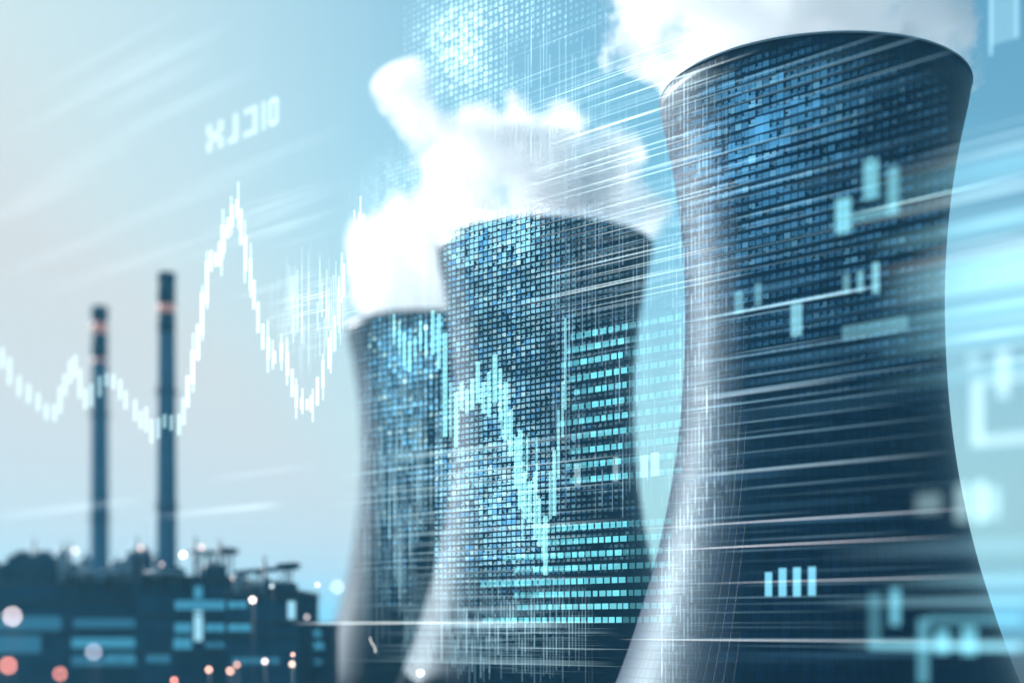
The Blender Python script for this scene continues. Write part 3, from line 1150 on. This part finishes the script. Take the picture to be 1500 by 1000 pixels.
# --- bar groups and frames on the near end of the display
def bar_group(name, label, rects, off, lx, ly, part, col=(.25, .75, 1.0), near=1.):
    loc = P(lx, ly, wall_Y(lx) * near)
    t = thing(name, label, 'bar display', loc)
    for (x0, x1, y0, y1, k) in rects:
        g = Glow(off, near)
        g.px(x0, x1, y0, y1, mul(col, k), th=.15)
        g.build(part, t, loc)
    return t


bar_group('bar_display', 'row of four small upright blue bars low on the nearest tower',
          [(1127, 1136, 838, 873, .75), (1147, 1157, 832, 873, .75), (1168, 1178, 831, 873, .8), (1190, 1200, 830, 872, .75)], 1.2, 1163, 852, 'bar')
bar_group('bar_display', 'blurred cyan bars of unequal height at the upper right of the nearest tower',
          [(1231, 1252, 296, 346, .62), (1272, 1292, 240, 296, .5), (1307, 1322, 250, 318, .38), (1255, 1320, 318, 328, .3)], 1.2, 1275, 300, 'bar', (.3, .85, 1), .88)
bar_group('bar_display', 'scattered cyan bars around the middle of the nearest tower',
          [(1083, 1094, 430, 462, .3), (1112, 1121, 418, 450, .25), (1165, 1180, 448, 495, .5), (1241, 1250, 405, 432, .3), (1262, 1270, 400, 430, .42), (1284, 1293, 388, 432, .55),
           (1240, 1335, 480, 500, .22)], 1.2, 1190, 450, 'bar', (.35, .85, 1), .95)
bar_group('bar_display', 'pair of pale bars between the middle and nearest towers',
          [(848, 856, 680, 712, .28), (905, 911, 670, 706, .3), (945, 954, 668, 700, .3), (960, 971, 664, 698, .32)], 1.2, 955, 690, 'bar', (.6, .9, 1))
bar_group('square_frame_display', 'blurred pale square frame in the sky right of the nearest tower',
          [(1430, 1446, 560, 655, .45), (1446, 1520, 640, 655, .35), (1446, 1520, 556, 566, .3), (1468, 1484, 515, 585, .4), (1425, 1440, 520, 545, .2)], 1.2, 1460, 600, 'frame_bar', (.7, .95, 1), .78)
bar_group('square_frame_display', 'blurred cyan frame with bars in the bottom right corner',
          [(1312, 1324, 862, 915, .55), (1352, 1366, 905, 1000, .35), (1366, 1500, 902, 912, .3), (1280, 1296, 868, 950, .18), (1378, 1396, 922, 956, .6), (1416, 1436, 918, 958, .6),
           (1280, 1500, 940, 950, .4)], 1.2, 1390, 920, 'frame_bar', (.25, .8, 1), .8)
bar_group('bar_display', 'bright blurred bars on the right edge of the nearest tower',
          [(1350, 1385, 725, 752, .22), (1408, 1425, 712, 764, .42), (1436, 1450, 708, 764, .7), (1456, 1470, 715, 760, .4)], 1.2, 1430, 738, 'bar', (.6, .93, 1), .75)
bar_group('light_column_display', 'tall pale columns of light in the top right corner of the sky',
          [(1455, 1458, -30, 85, .4), (1458, 1492, -30, 70, .16), (1492, 1497, -30, 60, .3)], 1.2, 1475, 20, 'light_column', (.6, .95, 1))


# --- glowing characters in the left sky: strokes on a 4 x 6 lattice
loc = W0 + WD * uw(355) + Vector((0, 0, zw(355, 185)))
txt = thing('glowing_readout', 'blurred row of glowing white characters in the left sky', 'readout', loc)
GL = {'X': [(0, 0, 1.2, 2.4), (2.8, 0, 4, 2.4), (.9, 2, 3.1, 4), (0, 3.6, 1.2, 6), (2.8, 3.6, 4, 6)],
      'J': [(1.6, 0, 2.9, 6), (0, 0, 1.6, 1.3)],
      'C': [(2.7, 0, 4, 6), (0, 0, 2.7, 1.2), (.2, 4.8, 2.7, 6)],
      'I': [(.8, 0, 2.2, 6)],
      '0': [(0, .6, 1.2, 5.4), (2.2, .6, 3.4, 5.4), (.6, 0, 2.8, 1.2), (.6, 4.8, 2.8, 6)]}
zb = zw(303, 224)
for ch, x0, wpx in (('X', 302, 24), ('J', 333, 20), ('C', 356, 20), ('I', 380, 14), ('0', 392, 15)):
    g = Glow(-.2)
    ua, ub = uw(x0), uw(x0 + wpx)
    wl = 3.4 if ch in '0' else 4.0
    for (a, b_, c, d) in GL[ch]:
        hs = 41 * mpp(350) / 6
        g.box(ua + (ub - ua) * a / wl, ua + (ub - ua) * c / wl, zb + b_ * hs, zb + d * hs, (.26, .32, .33))
    g.build('character', txt, loc)

# --- small curl of light in front of the farthest tower
Yc = wall_Y(545)
cu = bmesh.new()
pts = [(542, 933), (543, 938), (545, 942), (548, 946), (550, 951), (549, 955)]
vs = [P(x, y, Yc - 2) for x, y in pts]
for a, b_ in zip(vs, vs[1:]):
    add_cyl(cu, a, b_, .12, .12, 8)
cl = obj('light_filament', cu, emitter('warm_white_filament', (1, .97, .92), 1.0))
tag(cl, 'tiny curled white filament of light low on the farthest tower', 'light')

# ------------------------------------------------------------------ air
USE_HAZE = True
if USE_HAZE:
    bm = bmesh.new()
    add_box(bm, -15000, 15000, -15000, 15000, -1.0, 230.0)
    m, nt, out = new_mat('haze')
    v = nt.nodes.new('ShaderNodeVolumePrincipled')
    v.inputs['Color'].default_value = (.25, .75, 1, 1)
    v.inputs['Density'].default_value = .00015
    v.inputs['Anisotropy'].default_value = .2
    nt.links.new(v.outputs['Volume'], out.inputs['Volume'])
    h_ = obj('haze', bm, m)
    h_['kind'] = 'stuff'

# ------------------------------------------------------------------ render settings
vs_ = SC.view_settings
vs_.view_transform = 'Standard'
vs_.look = 'None'
vs_.gamma = 1
vs_.exposure = 0.36
SC.cycles.use_denoising = True
SC.cycles.max_bounces = 40
SC.cycles.volume_bounces = 32
SC.cycles.transparent_max_bounces = 96
SC.cycles.volume_step_rate = 3.0
SC.cycles.volume_max_steps = 256
SC.cycles.sample_clamp_indirect = 6
